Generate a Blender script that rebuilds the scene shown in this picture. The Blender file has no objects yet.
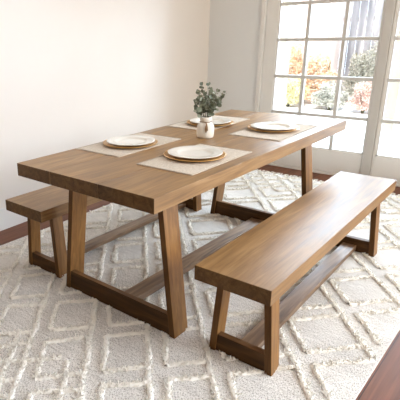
import bpy, bmesh, math, random
import numpy as np
from mathutils import Vector, Matrix, Euler, noise
random.seed(7); RNG = np.random.default_rng(7)
SC = bpy.context.scene
COL = SC.collection

# ------------------------------------------------------------------ helpers
def link(o, parent=None):
    COL.objects.link(o)
    if parent is not None: o.parent = parent
    return o
def tag(o, label=None, cat=None, group=None, kind=None):
    if label: o['label'] = label
    if cat: o['category'] = cat
    if group: o['group'] = group
    if kind: o['kind'] = kind
    return o
def empty(name, loc=(0, 0, 0), rz=0.0):
    o = bpy.data.objects.new(name, None)
    o.empty_display_size = .1
    o.location = loc; o.rotation_euler = (0, 0, rz)
    return link(o)
def finish(name, bm, mat, parent=None, smooth=False, kind=None, bevel=0.0, seg=2):
    me = bpy.data.meshes.new(name)
    bmesh.ops.recalc_face_normals(bm, faces=bm.faces)
    bm.to_mesh(me); bm.free()
    me.materials.append(mat)
    if smooth:
        for p in me.polygons: p.use_smooth = True
    o = link(bpy.data.objects.new(name, me), parent)
    if kind: o['kind'] = kind
    if bevel > 0:
        m = o.modifiers.new('bevel', 'BEVEL'); m.width = bevel; m.segments = seg; m.limit_method = 'ANGLE'
    return o
def box(bm, x0, x1, y0, y1, z0, z1):
    v = [bm.verts.new((x, y, z)) for x in (x0, x1) for y in (y0, y1) for z in (z0, z1)]
    for f in ((0,1,3,2),(4,6,7,5),(0,4,5,1),(2,3,7,6),(0,2,6,4),(1,5,7,3)):
        bm.faces.new([v[i] for i in f])
def hexa(bm, bot, top):
    """bot/top: four xyz corners in the same winding"""
    b = [bm.verts.new(p) for p in bot]; t = [bm.verts.new(p) for p in top]
    bm.faces.new(b[::-1]); bm.faces.new(t)
    for i in range(4):
        j = (i+1) % 4
        bm.faces.new((b[i], b[j], t[j], t[i]))
def lathe(bm, prof, n=64, c=(0, 0, 0), wob=None, close=False):
    rings = []
    for k, (r, z) in enumerate(prof):
        ring = []
        for i in range(n):
            a = 2*math.pi*i/n
            rr = r*(1 + (wob(a, r) if wob else 0))
            ring.append(bm.verts.new((c[0]+rr*math.cos(a), c[1]+rr*math.sin(a), c[2]+z)))
        rings.append(ring)
    for a, b in zip(rings[:-1], rings[1:]):
        for i in range(n):
            j = (i+1) % n
            bm.faces.new((a[i], a[j], b[j], b[i]))
    if close:
        bm.faces.new(rings[0][::-1]); bm.faces.new(rings[-1])
def tube(bm, pts, rad, n=8):
    pts = [Vector(p) for p in pts]; rings = []
    up = Vector((0.31, 0.2, 0.93))
    for i, p in enumerate(pts):
        d = (pts[min(i+1, len(pts)-1)] - pts[max(i-1, 0)]).normalized()
        a = d.cross(up)
        if a.length < 1e-3: a = d.cross(Vector((1, 0, 0)))
        a.normalize(); b = d.cross(a)
        r = rad[i] if isinstance(rad, (list, tuple)) else rad
        rings.append([bm.verts.new(p + (a*math.cos(t) + b*math.sin(t))*r) for t in [2*math.pi*k/n for k in range(n)]])
    for a, b in zip(rings[:-1], rings[1:]):
        for i in range(n):
            j = (i+1) % n
            bm.faces.new((a[i], a[j], b[j], b[i]))
    bm.faces.new(rings[0][::-1]); bm.faces.new(rings[-1])
def np_mesh(name, V, Fq, mat, parent=None, smooth=False):
    """V: (n,3) array, Fq: (m,k) array of equal-size faces"""
    me = bpy.data.meshes.new(name)
    V = np.asarray(V, np.float32); Fq = np.asarray(Fq, np.int32); k = Fq.shape[1]
    me.vertices.add(len(V)); me.vertices.foreach_set('co', V.ravel())
    me.loops.add(Fq.size); me.loops.foreach_set('vertex_index', Fq.ravel())
    me.polygons.add(len(Fq))
    me.polygons.foreach_set('loop_start', np.arange(0, Fq.size, k, dtype=np.int32))
    me.polygons.foreach_set('loop_total', np.full(len(Fq), k, np.int32))
    me.update(calc_edges=True); me.validate()
    me.materials.append(mat)
    if smooth: me.polygons.foreach_set('use_smooth', np.ones(len(me.polygons), bool))
    return link(bpy.data.objects.new(name, me), parent)

# ------------------------------------------------------------------ materials
def s2l(c):
    return tuple((x/12.92 if x <= .04045 else ((x+.055)/1.055)**2.4) for x in [v/255 for v in c]) + (1,)
class NT:
    def __init__(s, name):
        s.m = bpy.data.materials.new(name); s.m.use_nodes = True
        s.t = s.m.node_tree; s.n = s.t.nodes; s.l = s.t.links
        s.b = s.n['Principled BSDF']; s.out = s.n['Material Output']
    def add(s, typ, **kw):
        nd = s.n.new(typ)
        for k, v in kw.items():
            if k in nd.inputs: nd.inputs[k].default_value = v
            else: setattr(nd, k, v)
        return nd
    def ln(s, a, b): s.l.new(a, b)
    def ramp(s, fac, stops):
        r = s.n.new('ShaderNodeValToRGB'); e = r.color_ramp.elements
        while len(e) > 1: e.remove(e[-1])
        e[0].position = stops[0][0]; e[0].color = stops[0][1]
        for p, c in stops[1:]:
            q = e.new(p); q.color = c
        s.ln(fac, r.inputs[0]); return r.outputs[0]
    def mix(s, mode, fac, a, b):
        m = s.n.new('ShaderNodeMix'); m.data_type = 'RGBA'; m.blend_type = mode
        for sock, v in ((m.inputs[0], fac), (m.inputs[6], a), (m.inputs[7], b)):
            if hasattr(v, 'links'): s.ln(v, sock)
            else: sock.default_value = v
        return m.outputs[2]
    def bump(s, h, strength=.3, dist=.002):
        b = s.add('ShaderNodeBump'); b.inputs['Strength'].default_value = strength; b.inputs['Distance'].default_value = dist
        s.ln(h, b.inputs['Height']); s.ln(b.outputs[0], s.b.inputs['Normal']); return b

def wood(name, axis, dark, mid, light, rough=.38, seed=0., spec=.5, bumpv=.12, coat=0., shadek=.36):
    M = NT(name)
    tc = M.add('ShaderNodeTexCoord')
    isl = M.add('ShaderNodeNewGeometry')
    off = M.add('ShaderNodeVectorMath', operation='SCALE'); off.inputs[0].default_value = (3.1, 7.7, 5.3)
    M.ln(isl.outputs['Random Per Island'], off.inputs['Scale'])
    ad = M.add('ShaderNodeVectorMath', operation='ADD'); M.ln(tc.outputs['Object'], ad.inputs[0]); M.ln(off.outputs[0], ad.inputs[1])
    ad2 = M.add('ShaderNodeVectorMath', operation='ADD'); M.ln(ad.outputs[0], ad2.inputs[0]); ad2.inputs[1].default_value = (seed, seed*1.7, seed*.6)
    def mapped(across, along):
        mp = M.add('ShaderNodeMapping')
        sc = [across]*3; sc['xyz'.index(axis)] = along
        mp.inputs['Scale'].default_value = sc
        M.ln(ad2.outputs[0], mp.inputs[0]); return mp.outputs[0]
    n1 = M.add('ShaderNodeTexNoise'); n1.inputs['Scale'].default_value = 1; n1.inputs['Detail'].default_value = 5; n1.inputs['Distortion'].default_value = 1.2
    M.ln(mapped(26, 2.4), n1.inputs['Vector'])
    n2 = M.add('ShaderNodeTexNoise'); n2.inputs['Scale'].default_value = 1; n2.inputs['Detail'].default_value = 4
    M.ln(mapped(170, 5), n2.inputs['Vector'])
    n3 = M.add('ShaderNodeTexNoise'); n3.inputs['Scale'].default_value = 1; n3.inputs['Detail'].default_value = 2
    M.ln(mapped(4, 1.6), n3.inputs['Vector'])
    base = M.ramp(n1.outputs[0], [(.3, s2l(dark)), (.5, s2l(mid)), (.68, s2l(light))])
    fine = M.ramp(n2.outputs[0], [(.35, (.72, .70, .68, 1)), (.6, (1, 1, 1, 1))])
    c = M.mix('MULTIPLY', .7, base, fine)
    blot = M.ramp(n3.outputs[0], [(.3, (.80, .79, .78, 1)), (.65, (1.08, 1.08, 1.08, 1))])
    c = M.mix('MULTIPLY', .8, c, blot)
    tone = M.ramp(isl.outputs['Random Per Island'], [(0, (.9, .9, .9, 1)), (1, (1.06, 1.05, 1.04, 1))])
    c = M.mix('MULTIPLY', 1.0, c, tone)
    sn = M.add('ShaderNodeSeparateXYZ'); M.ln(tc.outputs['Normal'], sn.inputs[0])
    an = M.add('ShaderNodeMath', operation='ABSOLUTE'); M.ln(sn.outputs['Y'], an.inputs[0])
    shade_y = M.ramp(an.outputs[0], [(.5, (1, 1, 1, 1)), (.8, (shadek, shadek*.93, shadek*.82, 1))])  # paints shade onto y-facing sides, whatever the grain direction
    c = M.mix('MULTIPLY', 1., c, shade_y)
    M.ln(c, M.b.inputs['Base Color'])
    rr = M.add('ShaderNodeMapRange'); rr.inputs['To Min'].default_value = rough-.06; rr.inputs['To Max'].default_value = rough+.1
    M.ln(n1.outputs[0], rr.inputs[0]); M.ln(rr.outputs[0], M.b.inputs['Roughness'])
    es = M.add('ShaderNodeMapRange'); es.inputs['From Min'].default_value = .5; es.inputs['From Max'].default_value = .8; es.inputs['To Min'].default_value = spec; es.inputs['To Max'].default_value = .15
    M.ln(an.outputs[0], es.inputs[0]); M.ln(es.outputs[0], M.b.inputs['Specular IOR Level'])
    if coat:
        ec = M.add('ShaderNodeMapRange'); ec.inputs['From Min'].default_value = .5; ec.inputs['From Max'].default_value = .8; ec.inputs['To Min'].default_value = coat; ec.inputs['To Max'].default_value = 0
        M.ln(an.outputs[0], ec.inputs[0]); M.ln(ec.outputs[0], M.b.inputs['Coat Weight']); M.b.inputs['Coat Roughness'].default_value = .3
    M.bump(n2.outputs[0], bumpv, .001)
    return M.m
def plain(name, rgb, rough=.6, var=.04, scale=6, bumpv=0, bscale=200, spec=.5, metal=0., sub=0.):
    M = NT(name)
    tc = M.add('ShaderNodeTexCoord')
    n = M.add('ShaderNodeTexNoise'); n.inputs['Scale'].default_value = scale; n.inputs['Detail'].default_value = 4
    M.ln(tc.outputs['Object'], n.inputs['Vector'])
    c = M.ramp(n.outputs[0], [(.3, tuple(x*(1-var) for x in s2l(rgb)[:3])+(1,)), (.7, tuple(min(1, x*(1+var)) for x in s2l(rgb)[:3])+(1,))])
    M.ln(c, M.b.inputs['Base Color']); M.b.inputs['Roughness'].default_value = rough
    M.b.inputs['Specular IOR Level'].default_value = spec; M.b.inputs['Metallic'].default_value = metal
    if sub: M.b.inputs['Subsurface Weight'].default_value = sub; M.b.inputs['Subsurface Scale'].default_value = .01
    if bumpv:
        n2 = M.add('ShaderNodeTexNoise'); n2.inputs['Scale'].default_value = bscale; n2.inputs['Detail'].default_value = 3
        M.ln(tc.outputs['Object'], n2.inputs['Vector']); M.bump(n2.outputs[0], bumpv, .002)
    return M.m

WD, WM, WL = (132, 96, 54), (156, 117, 69), (174, 136, 88)
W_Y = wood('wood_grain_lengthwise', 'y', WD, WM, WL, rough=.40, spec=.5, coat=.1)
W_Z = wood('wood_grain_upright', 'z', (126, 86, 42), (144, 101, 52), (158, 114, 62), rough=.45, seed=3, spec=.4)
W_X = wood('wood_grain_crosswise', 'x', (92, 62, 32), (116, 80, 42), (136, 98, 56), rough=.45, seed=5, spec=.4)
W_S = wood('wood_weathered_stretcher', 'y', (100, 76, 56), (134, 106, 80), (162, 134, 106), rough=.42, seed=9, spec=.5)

def floor_mat():
    M = NT('dark_floorboards')
    tc = M.add('ShaderNodeTexCoord')
    mp = M.add('ShaderNodeMapping'); mp.inputs['Rotation'].default_value = (0, 0, math.radians(90)); mp.inputs['Location'].default_value = (0, .03, 0)
    M.ln(tc.outputs['Object'], mp.inputs[0])
    br = M.add('ShaderNodeTexBrick'); br.offset = .37
    for k, v in (('Color1', s2l((132, 84, 58))), ('Color2', s2l((108, 66, 44))), ('Mortar', s2l((34, 20, 14))), ('Scale', 1.), ('Mortar Size', .0018), ('Brick Width', 1.4), ('Row Height', .128), ('Bias', 0.)):
        br.inputs[k].default_value = v
    M.ln(mp.outputs[0], br.inputs['Vector'])
    m2 = M.add('ShaderNodeMapping'); m2.inputs['Scale'].default_value = (60, 2.2, 10); M.ln(tc.outputs['Object'], m2.inputs[0])
    n = M.add('ShaderNodeTexNoise'); n.inputs['Scale'].default_value = 1; n.inputs['Detail'].default_value = 5; n.inputs['Distortion'].default_value = .6
    M.ln(m2.outputs[0], n.inputs['Vector'])
    g = M.ramp(n.outputs[0], [(.3, (.6, .57, .55, 1)), (.65, (1.15, 1.12, 1.1, 1))])
    c = M.mix('MULTIPLY', .85, br.outputs[0], g)
    M.ln(c, M.b.inputs['Base Color']); M.b.inputs['Roughness'].default_value = .5; M.b.inputs['Specular IOR Level'].default_value = .3
    M.bump(br.outputs['Fac'], -.4, .002)
    return M.m
FLOOR = floor_mat()
WALL = plain('cream_wall_paint', (242, 233, 222), .55, .012, 2, .05, 90)
WALLB = plain('pale_grey_wall_paint', (230, 230, 227), .6, .012, 2, .05, 90)
TRIM = plain('white_trim_paint', (232, 229, 222), .4, .02, 3)
CEIL = plain('white_ceiling_paint', (236, 232, 226), .8, .01, 2)
MUNT = plain('muntin_paint', (206, 203, 196), .5, .02, 3)
MULL = plain('greyed_mullion_paint', (200, 196, 188), .45, .03, 5)

def rug_mat():
    M = NT('flatwoven_wool')
    tc = M.add('ShaderNodeTexCoord')
    mp = M.add('ShaderNodeMapping'); mp.inputs['Scale'].default_value = (260, 110, 1); M.ln(tc.outputs['Object'], mp.inputs[0])
    n = M.add('ShaderNodeTexNoise'); n.inputs['Scale'].default_value = 1; n.inputs['Detail'].default_value = 2; M.ln(mp.outputs[0], n.inputs['Vector'])
    n2 = M.add('ShaderNodeTexNoise'); n2.inputs['Scale'].default_value = 3.2; n2.inputs['Detail'].default_value = 5; M.ln(tc.outputs['Object'], n2.inputs['Vector'])
    mp3 = M.add('ShaderNodeMapping'); mp3.inputs['Scale'].default_value = (9, 70, 1); M.ln(tc.outputs['Object'], mp3.inputs[0])
    n3 = M.add('ShaderNodeTexNoise'); n3.inputs['Scale'].default_value = 1; n3.inputs['Detail'].default_value = 3; M.ln(mp3.outputs[0], n3.inputs['Vector'])
    a = M.ramp(n.outputs[0], [(.34, s2l((160, 152, 142))), (.45, s2l((220, 214, 205))), (.58, s2l((240, 236, 230)))])
    b = M.ramp(n2.outputs[0], [(.35, (.84, .83, .82, 1)), (.62, (1.04, 1.03, 1.02, 1))])
    c = M.mix('MULTIPLY', .8, a, b)
    d = M.ramp(n3.outputs[0], [(.36, (.82, .81, .80, 1)), (.56, (1, 1, 1, 1))])
    c = M.mix('MULTIPLY', .7, c, d)
    M.ln(c, M.b.inputs['Base Color']); M.b.inputs['Roughness'].default_value = .95; M.b.inputs['Specular IOR Level'].default_value = .1
    M.bump(n.outputs[0], .8, .004)
    return M.m
RUGB = rug_mat()
SHAG = plain('cream_wool_pile', (247, 241, 230), .95, .05, 18, .3, 300, spec=.1)
FRINGE = plain('cream_wool_fringe', (234, 226, 212), .95, .06, 30, spec=.1)

# ------------------------------------------------------------------ room
FZ = -.012            # floorboards; z = 0 is the top of the rug's flat weave
XL, YB, XR, YN, ZC = -1.405, 2.337, 3.2, -3.9, 2.62
bm = bmesh.new(); box(bm, -1.55, XR, YN, YB+.12, FZ-.06, FZ); finish('floor', bm, FLOOR, kind='structure')
def xl(y): return -1.40-.0305*(y+.4)
bm = bmesh.new(); xa, xb = xl(YN), xl(YB+.12)
hexa(bm, [(xa-.15, YN, FZ), (xa, YN, FZ), (xb, YB+.12, FZ), (xb-.05, YB+.12, FZ)], [(xa-.15, YN, ZC), (xa, YN, ZC), (xb, YB+.12, ZC), (xb-.05, YB+.12, ZC)])
finish('wall_left', bm, WALL, kind='structure')
DX0, DX1, DZ1 = -.865, 1.355, 2.06
bm = bmesh.new()
box(bm, xl(YB), DX0, YB, YB+.12, FZ, ZC); box(bm, DX1, XR, YB, YB+.12, FZ, ZC); box(bm, DX0, DX1, YB, YB+.12, DZ1, ZC)
finish('wall_back', bm, WALLB, kind='structure')
bm = bmesh.new(); box(bm, XL, XR, YN-.1, YN, FZ, ZC); finish('wall_near', bm, plain('tan_wall_paint', (150, 130, 108), .8), kind='structure')  # unseen wall behind the camera, darkened to block light and bounce
bm = bmesh.new(); box(bm, XL-.12, XR, YN-.1, YB+.5, ZC, ZC+.1); finish('ceiling', bm, CEIL, kind='structure')
def board(name, x0, x1, y0, y1, z0, z1, m=TRIM):
    bm = bmesh.new(); box(bm, x0, x1, y0, y1, z0, z1)
    return finish(name, bm, m, kind='structure', bevel=.004)
bm = bmesh.new()
hexa(bm, [(xl(YN), YN, FZ), (xl(YN)+.014, YN, FZ), (xl(YB)+.014, YB, FZ), (xl(YB), YB, FZ)], [(xl(YN), YN, .15), (xl(YN)+.010, YN, .15), (xl(YB)+.010, YB, .15), (xl(YB), YB, .15)])
finish('baseboard_left', bm, TRIM, kind='structure')
board('baseboard_back', xl(YB)+.014, -.885, YB-.014, YB, FZ, .15)
board('baseboard_back_right', 1.38, XR, YB-.014, YB, FZ, .15).name = 'baseboard_right'
# casing round the doors
bm = bmesh.new()
box(bm, -.885, -.845, YB-.03, YB+.02, FZ, DZ1+.03); box(bm, 1.335, 1.375, YB-.03, YB+.02, FZ, DZ1+.03); box(bm, -.885, 1.375, YB-.03, YB+.02, DZ1-.005, DZ1+.035)
finish('trim_1', bm, TRIM, kind='structure', bevel=.006)
# threshold
bm = bmesh.new(); box(bm, -.845, 1.335, YB-.01, YB+.14, FZ, .012); finish('trim_2', bm, TRIM, kind='structure', bevel=.004)
# mullion post between the two door leaves
bm = bmesh.new(); box(bm, .205, .275, YB-.022, YB+.05, FZ+.02, DZ1-.006); finish('trim_3', bm, MULL, kind='structure', bevel=.004)

def glass():
    M = NT('clear_pane_glass')
    tr = M.add('ShaderNodeBsdfTransparent'); tr.inputs[0].default_value = (.97, .98, .98, 1)
    gl = M.add('ShaderNodeBsdfGlossy'); gl.inputs['Roughness'].default_value = .03
    fr = M.add('ShaderNodeFresnel'); fr.inputs[0].default_value = 1.3
    mx = M.add('ShaderNodeMixShader'); M.ln(fr.outputs[0], mx.inputs[0]); M.ln(tr.outputs[0], mx.inputs[1]); M.ln(gl.outputs[0], mx.inputs[2])
    M.ln(mx.outputs[0], M.out.inputs[0]); return M.m
GLASS = glass()
def french_door(name, x0, gx, x1):
    """x0..x1 leaf, gx = list of pane-edge x positions (outer edges and muntin centres)"""
    y0, y1 = YB+.0, YB+.045
    bm = bmesh.new()
    box(bm, x0, gx[0], y0, y1, .014, DZ1-.008); box(bm, gx[-1], x1, y0, y1, .014, DZ1-.008)
    box(bm, gx[0], gx[-1], y0, y1, .014, .228); box(bm, gx[0], gx[-1], y0, y1, 1.905, DZ1-.008)
    d = finish(name, bm, TRIM, kind='structure', bevel=.004)
    bm = bmesh.new()
    for x in gx[1:-1]: box(bm, x-.0145, x+.0145, y0+.004, y1-.004, .228, 1.905)
    for z in (.547, .898, 1.24, 1.562): box(bm, gx[0], gx[-1], y0+.006, y1-.006, z-.0145, z+.0145)
    finish('muntin_grid', bm, MUNT, d)
    bm = bmesh.new()
    for xa, xb in ((gx[0], gx[0]+.014), (gx[-1]-.008, gx[-1])): box(bm, xa, xb, y0+.008, y1-.008, .228, 1.905)
    box(bm, gx[0], gx[-1], y0+.008, y1-.008, .228, .24)
    finish('glazing_bead', bm, TRIM, d)
    bm = bmesh.new(); box(bm, gx[0], gx[-1], YB+.021, YB+.025, .228, 1.905)
    finish('glass_pane', bm, GLASS, d)
    return d
french_door('door_1', -.843, [-.72, -.43, -.10, .19], .2035)
french_door('door_2', .2765, [.295, .585, .915, 1.205], 1.333)

# ------------------------------------------------------------------ table and benches
def leg_mesh(xt, xb, e, y0, y1, zt):
    """board leg leaning outward in x: outer edge xt at the top, xb at the foot (signed)"""
    s = 1 if xb > 0 else -1
    bm = bmesh.new()
    hexa(bm, [(xb-s*e, y0, 0), (xb, y0, 0), (xb, y1, 0), (xb-s*e, y1, 0)], [(xt-s*e, y0, zt), (xt, y0, zt), (xt, y1, zt), (xt-s*e, y1, zt)])
    return bm
def x_at(xt, xb, zt, z): return xb + (xt-xb)*z/zt
def trestle_set(root, L, zt, iy, xt, xb, d, e, cbh, cbt, sx0, sx1, sz0, sz1):
    for sy in (-1, 1):
        outer = sy*(L/2-iy); inner = outer - sy*d
        ya, yb = min(outer, inner), max(outer, inner)
        for s in (-1, 1):
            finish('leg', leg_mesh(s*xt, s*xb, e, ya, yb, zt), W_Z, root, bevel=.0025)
        # low rail between the two legs, flush with the outer... near faces
        if sy < 0: ca, cb = ya+.004, ya+.004+cbt
        else: ca, cb = yb-.004-cbt, yb-.004
        if sy > 0: ca, cb = ya+.012, ya+.012+cbt
        bm = bmesh.new()
        b0 = x_at(xt, xb, zt, .004)-e; b1 = x_at(xt, xb, zt, cbh)-e
        hexa(bm, [(-b0, ca, .004), (b0, ca, .004), (b0, cb, .004), (-b0, cb, .004)], [(-b1, ca, cbh), (b1, ca, cbh), (b1, cb, cbh), (-b1, cb, cbh)])
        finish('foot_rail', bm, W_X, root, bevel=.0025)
        if sy < 0: s0 = cb
        else: s1 = ca
    bm = bmesh.new(); box(bm, sx0, sx1, s0, s1, sz0, sz1)
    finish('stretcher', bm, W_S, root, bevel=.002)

TL, TW, TT, TH = 2.048, .858, .064, .76
table = empty('dining_table')
tag(table, 'long brown wooden trestle dining table with thick three-board top set with plates', 'dining table')
bm = bmesh.new()
for xa, xb in ((-TW/2, -.1812), (-.1798, .1298), (.1312, TW/2)): box(bm, xa, xb, -TL/2, TL/2, TH-TT, TH)
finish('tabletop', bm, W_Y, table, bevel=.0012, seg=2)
trestle_set(table, TL, TH-TT, .2205, .294, .377, .108, .031, .110, .030, -.035, .06, .014, .048)

BW, BL, BT, BH = .325, 1.730, .065, .454
def bench(loc, rz, label):
    r = empty('bench', loc, rz)
    tag(r, label, 'bench', group='wooden trestle benches along the dining table')
    bm = bmesh.new(); box(bm, -BW/2, BW/2, -BL/2, BL/2, BH-BT, BH)
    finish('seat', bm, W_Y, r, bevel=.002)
    trestle_set(r, BL, BH-BT, .114, .1157, .147, .075, .031, .088, .034, -.04, .04, .016, .046)
    return r
bench((.6615, -.0024, 0), .0197, 'brown wooden trestle bench in the right foreground, its whole seat in view')
bench((-.622, -.017, 0), .0032, 'brown wooden trestle bench between the left wall and the table, mostly hidden')

# ------------------------------------------------------------------ rug
RX0, RX1, RY0, RY1 = -1.14, 1.115, -2.05, 2.03
rug = empty('area_rug')
tag(rug, 'large cream and beige wool rug with raised shaggy diamond lattice under the table', 'rug')
bm = bmesh.new(); box(bm, RX0, RX1, RY0, RY1, FZ+.0005, 0)
finish('flat_weave', bm, RUGB, rug, bevel=.003)

T50 = 1.19
def clip(line, s):
    """line constant c for y = s*T50*x + c clipped to the rug -> (x0,x1)"""
    m = .02
    xa = (RY0+m-line)/(s*T50); xb = (RY1-m-line)/(s*T50)
    lo, hi = max(min(xa, xb), RX0+m), min(max(xa, xb), RX1-m)
    return lo, hi
cmI = [.415, .94, 1.45, 1.97, 2.49, 3.01, 3.5]; cmO = [.525, 1.055, 1.57, 2.08, 2.60, 3.12, 3.6]
cmI += [-.03-.115, -.545, -.965, -1.395, -1.81, -2.23, -2.65, -3.07, -3.49]; cmO += [-.03, -.425, -.845, -1.28, -1.69, -2.11, -2.53, -2.95, -3.37]
cpO = [-.49+.52*k for k in range(-6, 9)]; cpI = [-.63+.52*k for k in range(-6, 9)]
pairs_p = list(zip(cpI, cpO)); pairs_m = list(zip(cmI, cmO))
segs = []
def add_line(c, s, cuts):
    """line y = s*T50*x + c, with gaps where the crossing family's pair (a,b) passes"""
    lo, hi = clip(c, s)
    if hi-lo < .03: return
    iv = []
    for a, b in cuts:
        xa, xb = (a-c)/(2*s*T50), (b-c)/(2*s*T50)     # y=-s*T*x+a meets y=s*T*x+c
        iv.append((min(xa, xb), max(xa, xb)))
    iv.sort(); cur = lo
    for a, b in iv:
        if b < lo or a > hi: continue
        if a - cur > .02: segs.append((cur, c, s, a))
        cur = max(cur, b)
    if hi - cur > .02: segs.append((cur, c, s, hi))
for a, b in pairs_m:
    add_line(a, -1, []); add_line(b, -1, pairs_p)
for a, b in pairs_p:
    add_line(a, 1, pairs_m); add_line(b, 1, pairs_m)
segments = []
for x0, c, s, x1 in segs:
    segments.append(((x0, s*T50*x0+c), (x1, s*T50*x1+c)))
# the tight lattice bands near both short ends
def extra(c, s, ya, yb):
    lo, hi = clip(c, s)
    xa, xb = (ya-c)/(s*T50), (yb-c)/(s*T50)
    lo, hi = max(lo, min(xa, xb)), min(hi, max(xa, xb))
    if hi-lo > .03: segments.append(((lo, s*T50*lo+c), (hi, s*T50*hi+c)))
for ya, yb in ((-2.03, -1.24), (1.52, 2.01)):
    for a, b in pairs_p: extra((a+b)/2+.26, 1, ya, yb)
    for k in range(len(cmI)): extra(cmO[k]+.19, -1, ya, yb)

def strand_mesh(segments):
    """lumpy ridge body + short wool tufts standing on it"""
    V = []; Q = []; nv = 0; TV = []; TF = []; tv = 0
    prof = [(-1, 0), (-.85, .55), (-.35, .95), (.35, .95), (.85, .55), (1, 0)]
    for (x0, y0), (x1, y1) in segments:
        L = math.hypot(x1-x0, y1-y0); d = ((x1-x0)/L, (y1-y0)/L); nrm = (-d[1], d[0])
        n = max(2, int(L/.007))
        for i in range(n+1):
            t = L*i/n
            hw = .0115*(1+.22*RNG.normal()*.6); hh = .0095*(1+.3*RNG.normal()*.6); of = .0018*RNG.normal() + .004*math.sin(t*23+x0*40)
            for u, w in prof:
                V.append((x0+d[0]*t+nrm[0]*(u*hw+of), y0+d[1]*t+nrm[1]*(u*hw+of), max(.0002, w*hh+.0012*RNG.normal())))
            if i:
                for k in range(5):
                    a = nv+(i-1)*6+k; Q.append((a, a+1, a+7, a+6))
        nv += (n+1)*6
        m = int(L/.0021)
        T = RNG.random(m)*L; U = RNG.normal(size=m)*.0062
        for t, u in zip(T, U):
            px, py = x0+d[0]*t+nrm[0]*u, y0+d[1]*t+nrm[1]*u
            h = .006+.006*RNG.random(); lean = RNG.normal(size=2)*.003 + np.array(nrm)*u*.5
            w = .0022+.0014*RNG.random(); a0 = RNG.random()*2.1; z0 = .003
            for k in range(3):
                a = a0+2.094*k; TV.append((px+w*math.cos(a), py+w*math.sin(a), z0))
            for k in range(3):
                a = a0+2.094*k; TV.append((px+lean[0]+w*.8*math.cos(a), py+lean[1]+w*.8*math.sin(a), z0+h))
            TF += [(tv, tv+1, tv+4, tv+3), (tv+1, tv+2, tv+5, tv+4), (tv+2, tv, tv+3, tv+5), (tv+3, tv+4, tv+5, tv+5)]
            tv += 6
    return V, Q, TV, TF
V, Q, TV, TF = strand_mesh(segments)
o = np_mesh('raised_lattice', V, Q, SHAG, rug, True); o['label'] = 'raised cream diamond lattice'
TF = np.array(TF); quads = TF[TF[:, 2] != TF[:, 3]]; tris = TF[TF[:, 2] == TF[:, 3]]
# tuft tops are closed with a degenerate-free quad split: reuse quads only (tops hidden among neighbours)
o = np_mesh('wool_tufts', TV, quads, SHAG, rug, False); o['kind'] = 'stuff'
# knotted fringe on the two short edges
bm = bmesh.new()
for ye, sg in ((RY1, 1), (RY0, -1)):
    x = RX0+.02
    while x < RX1-.01:
        l = .045+.02*random.random(); dx = random.uniform(-.02, .02)
        tube(bm, [(x, ye-sg*.004, -.003), (x+dx*.4, ye+sg*l*.45, -.001), (x+dx, ye+sg*l, FZ+.0055)], [.0035, .0055, .004], 6)
        x += .028
finish('fringe', bm, FRINGE, rug, True, kind='stuff')

# ------------------------------------------------------------------ things on the table
LINEN = None
def linen():
    M = NT('oatmeal_linen')
    tc = M.add('ShaderNodeTexCoord')
    n = M.add('ShaderNodeTexNoise'); n.inputs['Scale'].default_value = 1; n.inputs['Detail'].default_value = 3
    mp = M.add('ShaderNodeMapping'); mp.inputs['Scale'].default_value = (60, 260, 1); M.ln(tc.outputs['Object'], mp.inputs[0]); M.ln(mp.outputs[0], n.inputs['Vector'])
    n2 = M.add('ShaderNodeTexNoise'); n2.inputs['Scale'].default_value = 1
    mp2 = M.add('ShaderNodeMapping'); mp2.inputs['Scale'].default_value = (260, 60, 1); M.ln(tc.outputs['Object'], mp2.inputs[0]); M.ln(mp2.outputs[0], n2.inputs['Vector'])
    s = M.add('ShaderNodeMath', operation='ADD'); M.ln(n.outputs[0], s.inputs[0]); M.ln(n2.outputs[0], s.inputs[1])
    h = M.add('ShaderNodeMath', operation='MULTIPLY'); M.ln(s.outputs[0], h.inputs[0]); h.inputs[1].default_value = .5
    c = M.ramp(h.outputs[0], [(.36, s2l((190, 175, 156))), (.6, s2l((224, 212, 196)))])
    M.ln(c, M.b.inputs['Base Color']); M.b.inputs['Roughness'].default_value = .9; M.b.inputs['Specular IOR Level'].default_value = .2
    M.bump(h.outputs[0], .4, .001); return M.m
LINEN = linen()
HEM = plain('linen_hem', (188, 174, 156), .9, .05, 40)
CERAM = plain('glazed_white_stoneware', (236, 231, 220), .22, .03, 9, spec=.55)
GOLD = plain('honey_gold_charger', (202, 152, 80), .3, .08, 14, spec=.6, metal=.3)
GRIM = plain('plate_clay_rim', (206, 186, 152), .35, .05, 14)
TZ = TH
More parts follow.
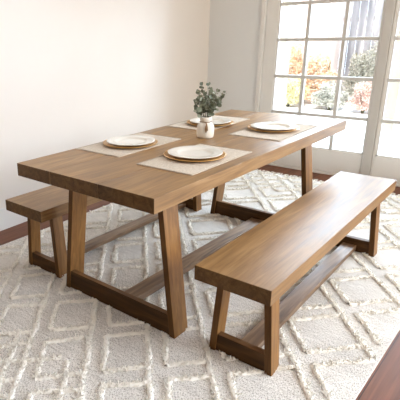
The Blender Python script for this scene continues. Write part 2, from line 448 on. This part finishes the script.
def placemat(cx, cy, rz, label):
    r = empty('placemat', (cx, cy, TZ), rz); tag(r, label, 'placemat', group='linen placemats on the table')
    bm = bmesh.new(); nx, ny = 16, 28; W, L = .312, .535
    g = [[None]*(ny+1) for _ in range(nx+1)]; gb = [[None]*(ny+1) for _ in range(nx+1)]
    for i in range(nx+1):
        for j in range(ny+1):
            x = (i/nx-.5)*W; y = (j/ny-.5)*L
            e = .0016*noise.noise(Vector((x*9+cx*7, y*9, 3)))
            e2 = .0014*noise.noise(Vector((y*14, cx*5, x*14)))
            z = .0026 + max(0, .0009*noise.noise(Vector((x*12, y*12+cy*9, 0))))
            g[i][j] = bm.verts.new((x+e, y+e2, z)); gb[i][j] = bm.verts.new((x+e, y+e2, .0002))
    for i in range(nx):
        for j in range(ny):
            bm.faces.new((g[i][j], g[i+1][j], g[i+1][j+1], g[i][j+1]))
            bm.faces.new((gb[i][j], gb[i][j+1], gb[i+1][j+1], gb[i+1][j]))
    for j in range(ny):
        bm.faces.new((g[0][j], g[0][j+1], gb[0][j+1], gb[0][j])); bm.faces.new((g[nx][j], gb[nx][j], gb[nx][j+1], g[nx][j+1]))
    for i in range(nx):
        bm.faces.new((g[i][0], gb[i][0], gb[i+1][0], g[i+1][0])); bm.faces.new((g[i][ny], g[i+1][ny], gb[i+1][ny], gb[i][ny]))
    finish('cloth', bm, LINEN, r, True)
    bm = bmesh.new(); w = .0035; z0, z1 = .0022, .0042; a, b = W/2-.001, L/2-.001
    box(bm, -a, a, -b, -b+w, z0, z1); box(bm, -a, a, b-w, b, z0, z1); box(bm, -a, -a+w, -b+w, b-w, z0, z1); box(bm, a-w, a, -b+w, b-w, z0, z1)
    finish('hem', bm, HEM, r)
    return r
def wobf(seed, amp):
    return lambda a, r: amp*(math.sin(3*a+seed)+.6*math.sin(7*a+seed*2.3)+.4*math.sin(13*a+seed))*(r/.15)
def make_charger():
    bm = bmesh.new()
    prof = [(.001, .004), (.085, .004), (.108, .0065), (.146, .0125), (.1515, .0135), (.1528, .0118), (.149, .0095), (.112, .0015), (.10, 0.), (.001, 0.)]
    lathe(bm, prof, 72, wob=wobf(1, .003)); return bm
def make_plate():
    bm = bmesh.new()
    prof = [(.001, .0052), (.070, .0050), (.080, .0062), (.088, .0115), (.093, .0135), (.120, .0150), (.1318, .0168), (.1345, .0160), (.1335, .0140), (.118, .0105), (.092, .0075), (.084, .002), (.078, 0), (.001, 0)]
    lathe(bm, prof, 80, wob=wobf(2, .006)); return bm
cm_, pm_ = None, None
def setting(cx, cy, lab_mat, lab_ch, lab_pl, mx, my):
    global cm_, pm_
    placemat(mx, my, 0.0, lab_mat)
    a = random.random()*6
    if cm_ is None:
        c = finish('charger', make_charger(), GOLD, None, True); p = finish('dinner_plate', make_plate(), CERAM, None, True)
        p.data.materials.append(GRIM)
        cm_, pm_ = c, p
    else:
        c = cm_.copy(); COL.objects.link(c); p = pm_.copy(); COL.objects.link(p)
    c.location = (cx, cy, TZ+.0042); c.rotation_euler = (0, 0, a)
    p.location = (cx, cy+.004, TZ+.0042+.0052); p.rotation_euler = (0, 0, a*1.7)
    tag(c, lab_ch, 'charger plate', group='gold charger plates'); tag(p, lab_pl, 'plate', group='white dinner plates')
setting(.190, -.402, 'oatmeal linen placemat nearest the camera, at the near right of the table', 'gold charger plate nearest the camera, in front of the vase', 'white dinner plate nearest the camera, in front of the vase', .211, -.418)
setting(-.247, -.383, 'oatmeal linen placemat at the near left, toward the blank wall', 'gold charger plate leftmost on the table, beside the blank wall', 'white dinner plate leftmost on the table, beside the blank wall', -.2565, -.372)
setting(.190, .447, 'oatmeal linen placemat at the far right, toward the glass doors', 'gold charger plate at the far right, closest to the glass doors', 'white dinner plate at the far right, closest to the glass doors', .206, .428)
setting(-.222, .392, 'oatmeal linen placemat partly hidden behind the vase', 'gold charger plate partly hidden behind the vase', 'white dinner plate partly hidden behind the vase', -.2565, .436)

VC = (-.020, .020)
VASE = plain('cream_matte_ceramic', (232, 224, 210), .5, .05, 20, .15, 120)
vase = empty('vase', (VC[0], VC[1], TZ)); tag(vase, 'small cream ceramic bottle vase with brown tie, holding eucalyptus', 'vase')
bm = bmesh.new()
prof = [(.001, 0), (.040, 0), (.0455, .003), (.0485, .012), (.0500, .035), (.0500, .055), (.0480, .068), (.0420, .080), (.0345, .087), (.0305, .091), (.0298, .096), (.0320, .101), (.0335, .108), (.0335, .118), (.0318, .1215), (.0285, .120), (.0270, .112), (.0265, .095), (.040, .078), (.044, .05), (.042, .012), (.001, .008)]
lathe(bm, prof, 56); finish('vase_body', bm, VASE, vase, True)
TIE = plain('brown_cord', (140, 108, 74), .8, .15, 60)
bm = bmesh.new()
ring = [(.0315*math.cos(t), .0315*math.sin(t), .0935+.001*math.sin(3*t)) for t in [2*math.pi*k/32 for k in range(33)]]
tube(bm, ring, .0022, 6)
va = math.radians(-57)     # toward the viewer side of the room
dv = Vector((math.cos(va), math.sin(va), 0)); sd = Vector((-dv.y, dv.x, 0))
def vp(r, s, z): p = dv*math.sqrt(max(0, r*r-s*s)) + sd*s; return (p.x, p.y, z)
tube(bm, [vp(.034, 0, .094), vp(.0405, .003, .086), vp(.050, .004, .072), vp(.0525, .0045, .055)], .0021, 6)
tube(bm, [vp(.034, 0, .094), vp(.0405, .006, .085), vp(.050, .010, .070), vp(.0525, .012, .048)], .0021, 6)
finish('neck_tie', bm, TIE, vase, True)
bm = bmesh.new()
n = 10; pts = []
for k in range(n+1):
    t = k/n; z = .078-.042*t; w = .0062*math.sin(math.pi*min(1, t*.9+.12))**.8+.0006
    rr = .0515 if z < .066 else .0515-(z-.066)*.45
    pts.append((vp(rr+.0008, .003-w, z), vp(rr+.0008, .003+w, z), vp(rr+.0030, .003-w, z), vp(rr+.0030, .003+w, z)))
vs = [[bm.verts.new(p) for p in q] for q in pts]
for a, b in zip(vs[:-1], vs[1:]):
    for i, j in ((0, 1), (1, 3), (3, 2), (2, 0)): bm.faces.new((a[i], a[j], b[j], b[i]))
bm.faces.new((vs[0][0], vs[0][2], vs[0][3], vs[0][1])); bm.faces.new((vs[-1][0], vs[-1][1], vs[-1][3], vs[-1][2]))
finish('hanging_tag', bm, TIE, vase, False)

# eucalyptus
def leafmat():
    M = NT('eucalyptus_leaf')
    g = M.add('ShaderNodeNewGeometry')
    c = M.ramp(g.outputs['Random Per Island'], [(0, s2l((96, 102, 82))), (.5, s2l((124, 130, 108))), (.85, s2l((150, 154, 132))), (1, s2l((166, 168, 148)))])
    M.ln(c, M.b.inputs['Base Color']); M.b.inputs['Roughness'].default_value = .55
    return M.m
LEAF = leafmat(); STEM = plain('eucalyptus_stem', (96, 92, 66), .7, .1, 40)
euc = empty('eucalyptus_bunch', (VC[0], VC[1], TZ)); tag(euc, 'bunch of grey green eucalyptus sprigs standing in the cream vase', 'plant')
camR = Vector((math.cos(.7764), math.sin(.7764), 0)); camF = Vector((-math.sin(.7764), math.cos(.7764), 0))
def leaf(bm, c, d, nrm, r, asp=.85):
    d = d.normalized(); nrm = (nrm - d*nrm.dot(d)).normalized(); s = d.cross(nrm)
    n = 10; ctr = bm.verts.new(c + d*r - nrm*.0012)
    ring = []
    for k in range(n):
        a = 2*math.pi*k/n
        u = -math.cos(a); w = math.sin(a)
        ring.append(bm.verts.new(c + d*(r*(1+u*1.0)) + s*(w*r*asp*(1+.12*u)) + nrm*(.10*r*w*w - .06*r*u)))
    for k in range(n): bm.faces.new((ctr, ring[k], ring[(k+1) % n]))
# tips in (right, forward, up) relative to the vase axis, metres above the table
tips = [(-.052, -.01, .262), (-.062, .01, .205), (-.022, .02, .298), (.008, -.02, .300), (.028, .02, .268), (.100, .0, .252), (.088, .01, .240), (.055, .0, .262), (-.04, .0, .255), (.062, .02, .200), (-.035, -.03, .235), (.02, -.035, .235), (.045, -.02, .225), (-.01, .03, .25), (-.058, -.02, .165), (.030, -.03, .17)]
lb = bmesh.new(); first = True
for ti, (r_, f_, z_) in enumerate(tips):
    tip = camR*r_ + camF*f_ + Vector((0, 0, z_)); rt = Vector((random.uniform(-.012, .012), random.uniform(-.012, .012), .05))
    nk = rt*0 + Vector((camR*r_*.22 + camF*f_*.22)) ; nk.z = .125
    P = []
    for k in range(13):
        t = k/12
        q = rt*(1-t)**2 + nk*2*t*(1-t) + tip*t*t
        P.append(q)
    sb = bmesh.new(); tube(sb, P, [.0017-.0009*k/12 for k in range(13)], 5)
    finish('stem', sb, STEM, euc, True)
    nl = 9
    for k in range(nl):
        t = .55+.45*k/(nl-1); i = min(11, int(t*12)); q = P[i].lerp(P[i+1], t*12-i) if i < 12 else P[12]
        if q.z < .128: continue
        dr = (P[min(i+1, 12)]-P[i]).normalized()
        for sgn in (-1, 1):
            a = random.uniform(0, 6.28)
            side = dr.cross(Vector((math.cos(a), math.sin(a), .3))).normalized()*sgn
            nrm = (-camF*random.uniform(.1, 1) + Vector((random.uniform(-1, 1), random.uniform(-1, 1), random.uniform(0, 1)))).normalized()
            R_ = random.uniform(.0085, .0145)*(1.1 - .3*k/nl)
            leaf(lb, q+side*.001, side+dr*.5+Vector((0, 0, random.uniform(-.2, .3))), nrm, R_, random.uniform(.75, .95))
    leaf(lb, tip, (tip-P[10]), Vector((random.uniform(-1, 1), -.6, .5)), .0085)
leaf(lb, camR*-.030 + camF*-.03 + Vector((0, 0, .158)), camR*-1+Vector((0, 0, .6)), -camF+Vector((0, 0, .3)), .017, .9)
leaf(lb, camR*.0 + camF*-.035 + Vector((0, 0, .135)), camR+Vector((0, 0, -.1)), Vector((0, 0, 1))-camF*.3, .013, .6)
finish('leaves', lb, LEAF, euc, True)

# ------------------------------------------------------------------ outside
PATIO = plain('pale_patio_concrete', (214, 213, 211), .9, .06, 1.5, .2, 40)
bm = bmesh.new(); box(bm, -9, 7, YB+.14, 12, -.16, -.08); finish('patio_ground', bm, PATIO, kind='structure')
CREAM = plain('cream_post_paint', (196, 182, 160), .7, .04, 4)
def post(name, x0, x1, y0, label):
    r = empty(name, ((x0+x1)/2, y0+.05, -.08)); tag(r, label, 'post', group='cream posts outside the glass doors')
    w = (x1-x0)/2
    bm = bmesh.new(); box(bm, -w, w, -.05, .05, .0, 2.7); finish('shaft', bm, CREAM, r, bevel=.004)
    bm = bmesh.new(); box(bm, -w-.02, w+.02, -.07, .07, 0, .05); finish('base_block', bm, CREAM, r, bevel=.004)
post('porch_post', -.825, -.725, 2.58, 'cream square post behind the left edge of the left glass door')
post('porch_post', .240, .345, 2.58, 'cream square post behind the left edge of the right glass door')
# weathered fence
def fence_mat():
    M = NT('weathered_fence_boards')
    tc = M.add('ShaderNodeTexCoord'); mp = M.add('ShaderNodeMapping'); mp.inputs['Scale'].default_value = (7, 7, .7); M.ln(tc.outputs['Object'], mp.inputs[0])
    n = M.add('ShaderNodeTexNoise'); n.inputs['Scale'].default_value = 1.2; n.inputs['Detail'].default_value = 6; M.ln(mp.outputs[0], n.inputs['Vector'])
    g = M.add('ShaderNodeNewGeometry')
    c = M.ramp(n.outputs[0], [(.36, s2l((104, 106, 114))), (.5, s2l((136, 136, 142))), (.66, s2l((186, 182, 182)))])
    t = M.ramp(g.outputs['Random Per Island'], [(0, (.7, .7, .72, 1)), (1, (1.05, 1.03, 1, 1))])
    c = M.mix('MULTIPLY', 1., c, t)
    sp = M.add('ShaderNodeSeparateXYZ'); M.ln(tc.outputs['Object'], sp.inputs[0])
    gx = M.ramp(sp.outputs['X'], [(0, (0, 0, 0, 1)), (1, (1, 1, 1, 1))])
    mr = M.add('ShaderNodeMapRange'); mr.inputs['From Min'].default_value = -1.45; mr.inputs['From Max'].default_value = -.55; M.ln(sp.outputs['X'], mr.inputs[0])  # boards paled towards the left end to imitate washed-out glare
    c = M.mix('MIX', mr.outputs[0], s2l((232, 216, 208)), c); M.ln(c, M.b.inputs['Base Color']); M.b.inputs['Roughness'].default_value = .9; return M.m
FEN = fence_mat()
fen = empty('board_fence', (-1.4, 8.2, -.08)); tag(fen, 'tall weathered grey board fence behind the garden shrubs', 'fence')
bm = bmesh.new(); x = -4.5
while x < 4.5:
    w = .14; box(bm, x, x+w-.008, 0, .02, 0, 2.9+random.uniform(-.03, .03)); x += w
finish('boards', bm, FEN, fen)
bm = bmesh.new()
for z in (.4, 1.5, 2.5): box(bm, -4.5, 4.5, .021, .06, z, z+.09)
finish('rail', bm, FEN, fen)

def shrub(name, loc, rx, ry, h, cols, n, label, cat, ls=.03, seed=0):
    rg = np.random.default_rng(seed)
    M = NT(name+'_leaf'); g = M.add('ShaderNodeNewGeometry')
    c = M.ramp(g.outputs['Random Per Island'], [(i/(len(cols)-1), s2l(q)) for i, q in enumerate(cols)])
    M.ln(c, M.b.inputs['Base Color']); M.b.inputs['Roughness'].default_value = .7
    tl = M.add('ShaderNodeBsdfTranslucent'); M.ln(c, tl.inputs[0]); ms = M.add('ShaderNodeMixShader'); ms.inputs[0].default_value = .5
    M.ln(M.b.outputs[0], ms.inputs[1]); M.ln(tl.outputs[0], ms.inputs[2]); M.ln(ms.outputs[0], M.out.inputs[0])
    n = int(n*2.2); ls *= .62
    r = empty(name, loc); tag(r, label, cat, group='shrubs in the garden bed')
    d = rg.normal(size=(n, 3)); d /= np.linalg.norm(d, axis=1)[:, None]; d[:, 2] = np.abs(d[:, 2])
    rad = rg.random(n)**.4
    lump = 1+.25*np.sin(d[:, 0]*5+seed)*np.cos(d[:, 2]*6+seed)
    dd = np.sign(d)*np.abs(d)**.62; dd[:, 2] *= 1.0; d = dd*.86
    P = d*rad[:, None]*lump[:, None]*np.array([rx, ry, h*.92]) + np.array([0, 0, .06])
    a = rg.normal(size=(n, 3)); a /= np.linalg.norm(a, axis=1)[:, None]
    b = np.cross(a, rg.normal(size=(n, 3))); b /= np.linalg.norm(b, axis=1)[:, None]
    s = ls*(.6+.8*rg.random(n))[:, None]
    V = np.stack([P-a*s, P+b*s*.45, P+a*s, P-b*s*.45], 1).reshape(-1, 3)
    np_mesh('foliage', V, np.arange(4*n).reshape(n, 4), M.m, r)
    bm = bmesh.new()
    for k in range(7):
        t = 2*math.pi*k/7+seed
        tube(bm, [(0, 0, 0), (rx*.3*math.cos(t), ry*.3*math.sin(t), h*.4), (rx*.55*math.cos(t), ry*.55*math.sin(t), h*.78)], [.02, .012, .005], 5)
    finish('branches', bm, STEM, r, True)
    return r
OR = [(222, 176, 136), (230, 200, 170), (234, 220, 204), (232, 228, 220)]  # leaf palettes raised towards white to imitate overexposure and haze
GG = [(158, 160, 148), (182, 182, 172), (202, 200, 192), (216, 212, 206)]
GY = [(200, 196, 150), (214, 208, 172), (226, 220, 196)]
RD = [(196, 160, 146), (212, 182, 170), (222, 200, 190), (226, 214, 206)]
shrub('autumn_shrub', (-3.0, 7.85, -.08), .42, .30, 1.16, OR, 5200, 'orange leaved shrub at the left, seen through the left column of panes', 'shrub', .04, 1)
shrub('autumn_shrub', (-2.14, 7.28, -.08), .36, .30, 1.08, OR, 5200, 'orange leaved shrub seen through the middle column of panes', 'shrub', .04, 2)
shrub('grey_shrub', (-1.50, 7.80, -.08), .34, .26, 1.2, GG, 5200, 'grey green shrub seen through the right column of panes', 'shrub', .035, 3)
shrub('low_shrub', (-2.44, 6.70, -.08), .34, .24, .52, GY, 2800, 'low yellow green shrub in front of the orange bushes', 'shrub', .035, 4)
shrub('low_shrub', (-1.68, 6.70, -.08), .30, .24, .52, GG, 2400, 'low grey green shrub between the yellow and the pink bushes', 'shrub', .035, 5)
shrub('pink_shrub', (-1.08, 6.60, -.08), .22, .22, .62, RD, 2600, 'rounded dusty pink shrub low at the right of the left door', 'shrub', .03, 6)
shrub('grey_shrub', (-.35, 7.2, -.08), .34, .36, .9, GG, 3600, 'pale grey green shrub seen through the right glass door', 'shrub', .035, 8)

# ------------------------------------------------------------------ light
w = bpy.data.worlds.new('World'); SC.world = w; w.use_nodes = True
wt = w.node_tree; bg = wt.nodes['Background']
tcw = wt.nodes.new('ShaderNodeTexCoord'); sep = wt.nodes.new('ShaderNodeSeparateXYZ'); wt.links.new(tcw.outputs['Generated'], sep.inputs[0])
rmp = wt.nodes.new('ShaderNodeMapRange'); rmp.inputs['From Min'].default_value = 0.; rmp.inputs['From Max'].default_value = .45
wt.links.new(sep.outputs['Y'], rmp.inputs[0])
mxc = wt.nodes.new('ShaderNodeMix'); mxc.data_type = 'RGBA'; wt.links.new(rmp.outputs[0], mxc.inputs[0])
mxc.inputs[6].default_value = (.34, .29, .22, 1); mxc.inputs[7].default_value = (4.2, 5.2, 6.6, 1)
wt.links.new(mxc.outputs[2], bg.inputs[0]); bg.inputs[1].default_value = 1.0
sun = bpy.data.lights.new('sun', 'SUN'); sun.energy = 9; sun.angle = math.radians(3); sun.color = (1, .97, .93)
so = bpy.data.objects.new('sun', sun); link(so); so.rotation_euler = Vector((-.25, .75, -1.0)).to_track_quat('-Z', 'Y').to_euler(); so.location = (0, -2, 6)
def area(name, loc, aim, sx, sy, e, col):
    l = bpy.data.lights.new(name, 'AREA'); l.shape = 'RECTANGLE'; l.size = sx; l.size_y = sy; l.energy = e; l.color = col
    o = link(bpy.data.objects.new(name, l)); o.location = loc
    o.rotation_euler = (Vector(aim)-Vector(loc)).to_track_quat('-Z', 'Y').to_euler(); return o
area('door_sky_fill', (.2, 5.0, 3.6), (0, .3, 0), 5.5, 3.0, 760, (.72, .86, 1))  # unseen area lamp added outside to strengthen sky light through the doors
area('side_fill_light', (3.1, .3, 1.9), (0, -.3, .5), 2.4, 1.6, 44, (1, .95, .87))  # unseen area lamp added on the right as warm fill, no window there

# ------------------------------------------------------------------ camera
yaw, pitch, roll = .7764, -.3289, -.0323
F = Vector((math.sin(-yaw)*math.cos(pitch), math.cos(yaw)*math.cos(pitch), math.sin(pitch)))
R = F.cross(Vector((0, 0, 1))).normalized(); U = R.cross(F)
R2 = R*math.cos(roll)+U*math.sin(roll); U2 = -R*math.sin(roll)+U*math.cos(roll)
cam = bpy.data.cameras.new('camera'); co = link(bpy.data.objects.new('camera', cam))
M4 = Matrix((R2, U2, -F)).transposed().to_4x4(); M4.translation = Vector((1.4861, -2.3619, 1.3514)); co.matrix_world = M4
cam.sensor_width = 36; cam.sensor_fit = 'HORIZONTAL'; cam.lens = 479.8536/400*36
cam.shift_x = 94.9612/400; cam.shift_y = -2.7974/400
cam.clip_start = .05
SC.camera = co
SC.view_settings.view_transform = 'Standard'; SC.view_settings.look = 'None'; SC.view_settings.exposure = .46
